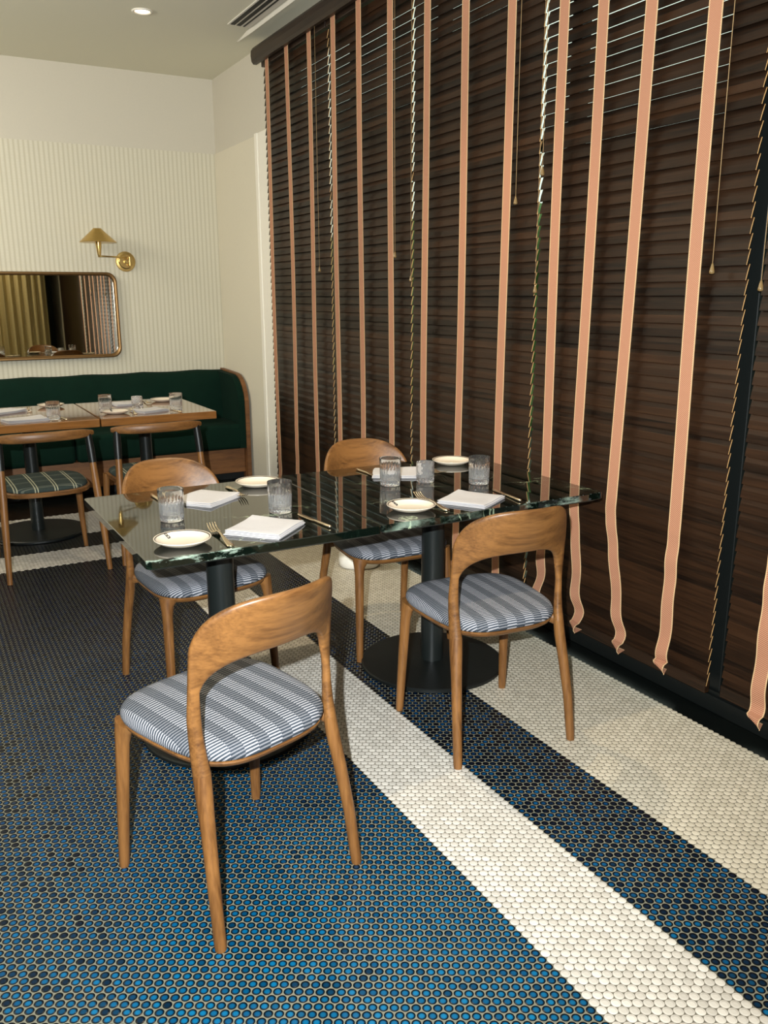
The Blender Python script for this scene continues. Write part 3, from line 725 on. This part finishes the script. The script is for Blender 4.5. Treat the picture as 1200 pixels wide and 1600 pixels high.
def make_back_chair(label):
    root = empty('plaid_chair', label=label, cat='chair', group='plaid seated chairs at the wooden tables')
    # front faces +y
    bm = B(); n = 28; rs = []
    for i in range(n+1):
        s = i/n*2-1; x = s*.245; y = -.235+.075*abs(s)**2.2; zc = .742+.004*(1-s*s); w = .016; hh = .026*(1-abs(s)**6*.5)
        t = Vector((.245, .075*2.2*sgnpow(s, 1.2), 0)).normalized(); nn = Vector((t.y, -t.x, 0))
        rs.append([Vector((x, y, zc))+nn*w*sgnpow(math.cos(2*PI*k/14), .7)+Vector((0, 0, 1))*hh*sgnpow(math.sin(2*PI*k/14), .7) for k in range(14)])
    rings(bm, rs); link('top_rail', bm, OAK_X, root, True, auto=60)
    for s in (1, -1):
        bm = B(); tube(bm, [(s*.255, -.275, 0), (s*.245, -.245, .25), (s*.235, -.215, .45), (s*.228, -.195, .60)], [.0135, .018, .02, .017], 14); lg = link('leg', bm, OAK_Z, root, True, auto=60)
        bm = B(); tube(bm, [(s*.229, -.197, .585), (s*.226, -.185, .66), (s*.222, -.172, .735)], [.020, .021, .018], 14); link('upright_top', bm, M['black'], root, True, auto=60)  # upper end of each upright is coloured black
        bm = B(); tube(bm, [(s*.245, .262, 0), (s*.232, .245, .2), (s*.222, .225, .43)], [.012, .017, .02], 14); link('leg', bm, OAK_Z, root, True, auto=60)
    bm = B(); O = lambda k: seat_outline(k, 48, .25, .25, 3.2, .02, .05)
    rings(bm, [[(x, y, .425) for x, y in O(.9)], [(x, y, .43) for x, y in O(.99)], [(x, y, .45) for x, y in O(1.0)], [(x, y, .454) for x, y in O(.98)]]); link('seat_frame', bm, OAK_X, root, True, auto=50)
    bm = B(); rings(bm, [[(x, y, z) for x, y in O(k)] for k, z in ((.93, .452), (.95, .458), (.94, .468), (.88, .477), (.7, .483), (.4, .486), (.1, .487))]); link('seat', bm, M['plaid'], root, True, auto=60)
    return root
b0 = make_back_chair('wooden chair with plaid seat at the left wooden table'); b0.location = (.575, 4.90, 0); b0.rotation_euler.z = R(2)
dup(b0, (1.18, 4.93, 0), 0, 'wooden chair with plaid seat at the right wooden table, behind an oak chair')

# ------------------------------------------------------------------ banquette
bq = empty('banquette', (.6, 6.8, 0), label='long bottle green upholstered banquette with wooden base along the back wall', cat='banquette')
def bqo(name, bm, mat, **k):
    for v in bm.verts: v.co -= Vector((.6, 6.8, 0))
    return link(name, bm, mat, bq, **k)
X1 = 2.315
bm = B(); box(bm, -1.6, X1, 6.53, 7.06, .06, .26, .004); bqo('base', bm, M['panelwood'])
bm = B(); box(bm, -1.6, X1, 6.58, 7.06, 0, .06); bqo('plinth', bm, M['black'])
for k in range(3):
    a = -1.6+k*(X1+1.6)/3; bm = B(); box(bm, a+.002, a+(X1+1.6)/3-.002, 6.49, 6.98, .255, .46, .035, 4); bqo('seat_cushion', bm, M['green'], smooth=True, auto=60)
bm = B(); n = 60; rs = []
for i in range(n+1):
    x = -1.6+(X1+1.6)*i/n; b = .012*abs(math.sin(i*PI*5/n*1.6)); zt = .855-.008*abs(math.cos(i*PI*9/n))
    rs.append([(x, 7.06, .40), (x, 6.90-b, .40), (x, 6.90-b*1.2, .60), (x, 6.925-b, .76), (x, 6.95, zt-.035), (x, 6.975, zt-.008), (x, 7.0, zt), (x, 7.06, zt)])
rings(bm, rs); bqo('back_cushion', bm, M['green'], smooth=True, auto=60)
bm = B()
prof = [(7.06, 0), (6.475, 0), (6.475, .60)]+[(6.475+.24*(1-math.cos(R(a))), .60+.245*math.sin(R(a))) for a in range(10, 91, 10)]+[(7.06, .86)]
rings(bm, [[(x, y, z) for y, z in prof] for x in (X1+.001, X1+.033)]); bqo('end_panel', bm, M['panelwood'])
# padded inner face of the end panel
bm = B(); prof2 = [(7.05, .262), (6.487, .262), (6.487, .60)]+[(6.487+.23*(1-math.cos(R(a))), .60+.235*math.sin(R(a))) for a in range(10, 91, 10)]+[(7.05, .845)]
rings(bm, [[(x, y, z) for y, z in prof2] for x in (X1-.05, X1+.0005)]); bqo('end_cushion', bm, M['green'])

# ------------------------------------------------------------------ mirror and wall lamp
mr = empty('wall_mirror', (.75, YB-.014, 1.305), label='wide bronze framed mirror with rounded corners on the ribbed wall', cat='mirror')
def rrect(hx, hz, r, n=8):
    out = []
    for (cx, cz, a0) in ((hx-r, hz-r, 0), (-hx+r, hz-r, 90), (-hx+r, -hz+r, 180), (hx-r, -hz+r, 270)):
        for k in range(n+1): a = R(a0+90*k/n); out.append((cx+r*math.cos(a), cz+r*math.sin(a)))
    return out
HX, HZ = .765, .325
bm = B(); n = 36
sec = [(0, 0), (0, -.03), (.006, -.036), (.018, -.036), (.026, -.03), (.026, -.012), (.026, 0)]
rs = []
for ins, dy in sec: rs.append([(x, dy, z) for x, z in rrect(HX-ins, HZ-ins, .075-ins*.6)])
V = rings(bm, rs, cap0=False, cap1=False)
link('frame', bm, M['bronze'], mr, True, auto=40)
bm = B(); rings(bm, [[(x, dy, z) for x, z in rrect(HX-.024, HZ-.024, .06)] for dy in (-.004, -.0125)]); link('mirror_glass', bm, M['mirror'], mr)
wl = empty('wall_lamp', (1.60, YB-.012, 1.712), label='brass swing arm wall lamp with conical shade above the mirror', cat='wall lamp')
bm = B()
def lathe_y(bm, prof, n=40, c=(0, 0, 0), **k):
    rings(bm, [[(c[0]+r*math.cos(2*PI*i/n), c[1]+y, c[2]+r*math.sin(2*PI*i/n)) for i in range(n)] for r, y in prof], **k)
lathe_y(bm, [(.076, 0), (.076, -.008), (.072, -.014), (.056, -.016), (.055, -.022), (.050, -.026), (.001, -.027)]); link('backplate', bm, M['brass'], wl, True, auto=30)
bm = B(); lathe_y(bm, [(.018, -.026), (.018, -.05), (.014, -.056), (.001, -.057)]); tube(bm, [(.02, -.04, -.03), (.02, -.06, -.03), (.02, -.06, .035)], .006); link('swivel_joint', bm, M['brass'], wl, True, auto=30)
ax, ay = -.235, -.20
bm = B(); tube(bm, [(0, -.045, .028), (-.02, -.06, .03), (ax, ay, .03)], .0055, 12); link('arm', bm, M['brass'], wl, True)
bm = B(); lathe(bm, [(.008, .022), (.010, .03), (.013, .045), (.017, .08), (.022, .12), (.022, .135)], 24, (ax, ay, 0)); link('lamp_holder', bm, M['brass'], wl, True, auto=40)
bm = B(); lathe(bm, [(.133, .128), (.134, .131), (.034, .222), (.030, .228), (.004, .230), (.004, .226), (.030, .223), (.131, .130)], 56, (ax, ay, 0)); sh = link('lamp_shade', bm, M['brass'], wl, True, auto=30)

# ------------------------------------------------------------------ white rounded object on the floor by the blinds
bm = B(); hs = []
for (k, z) in ((.86, 0), (.97, .012), (1.0, .035), (.98, .065), (.90, .088), (.72, .104), (.4, .112), (.06, .114)):
    hs.append([(k*.115*sgnpow(math.cos(2*PI*i/48), .8), k*.10*sgnpow(math.sin(2*PI*i/48), .8), z) for i in range(48)])
rings(bm, hs); wo = link('floor_unit', bm, M['white_plastic'], None, True, auto=70, loc=(2.06, 4.02, 0), rotz=R(-28))
tag(wo, 'low rounded white plastic unit on the floor by the blinds', 'floor unit')
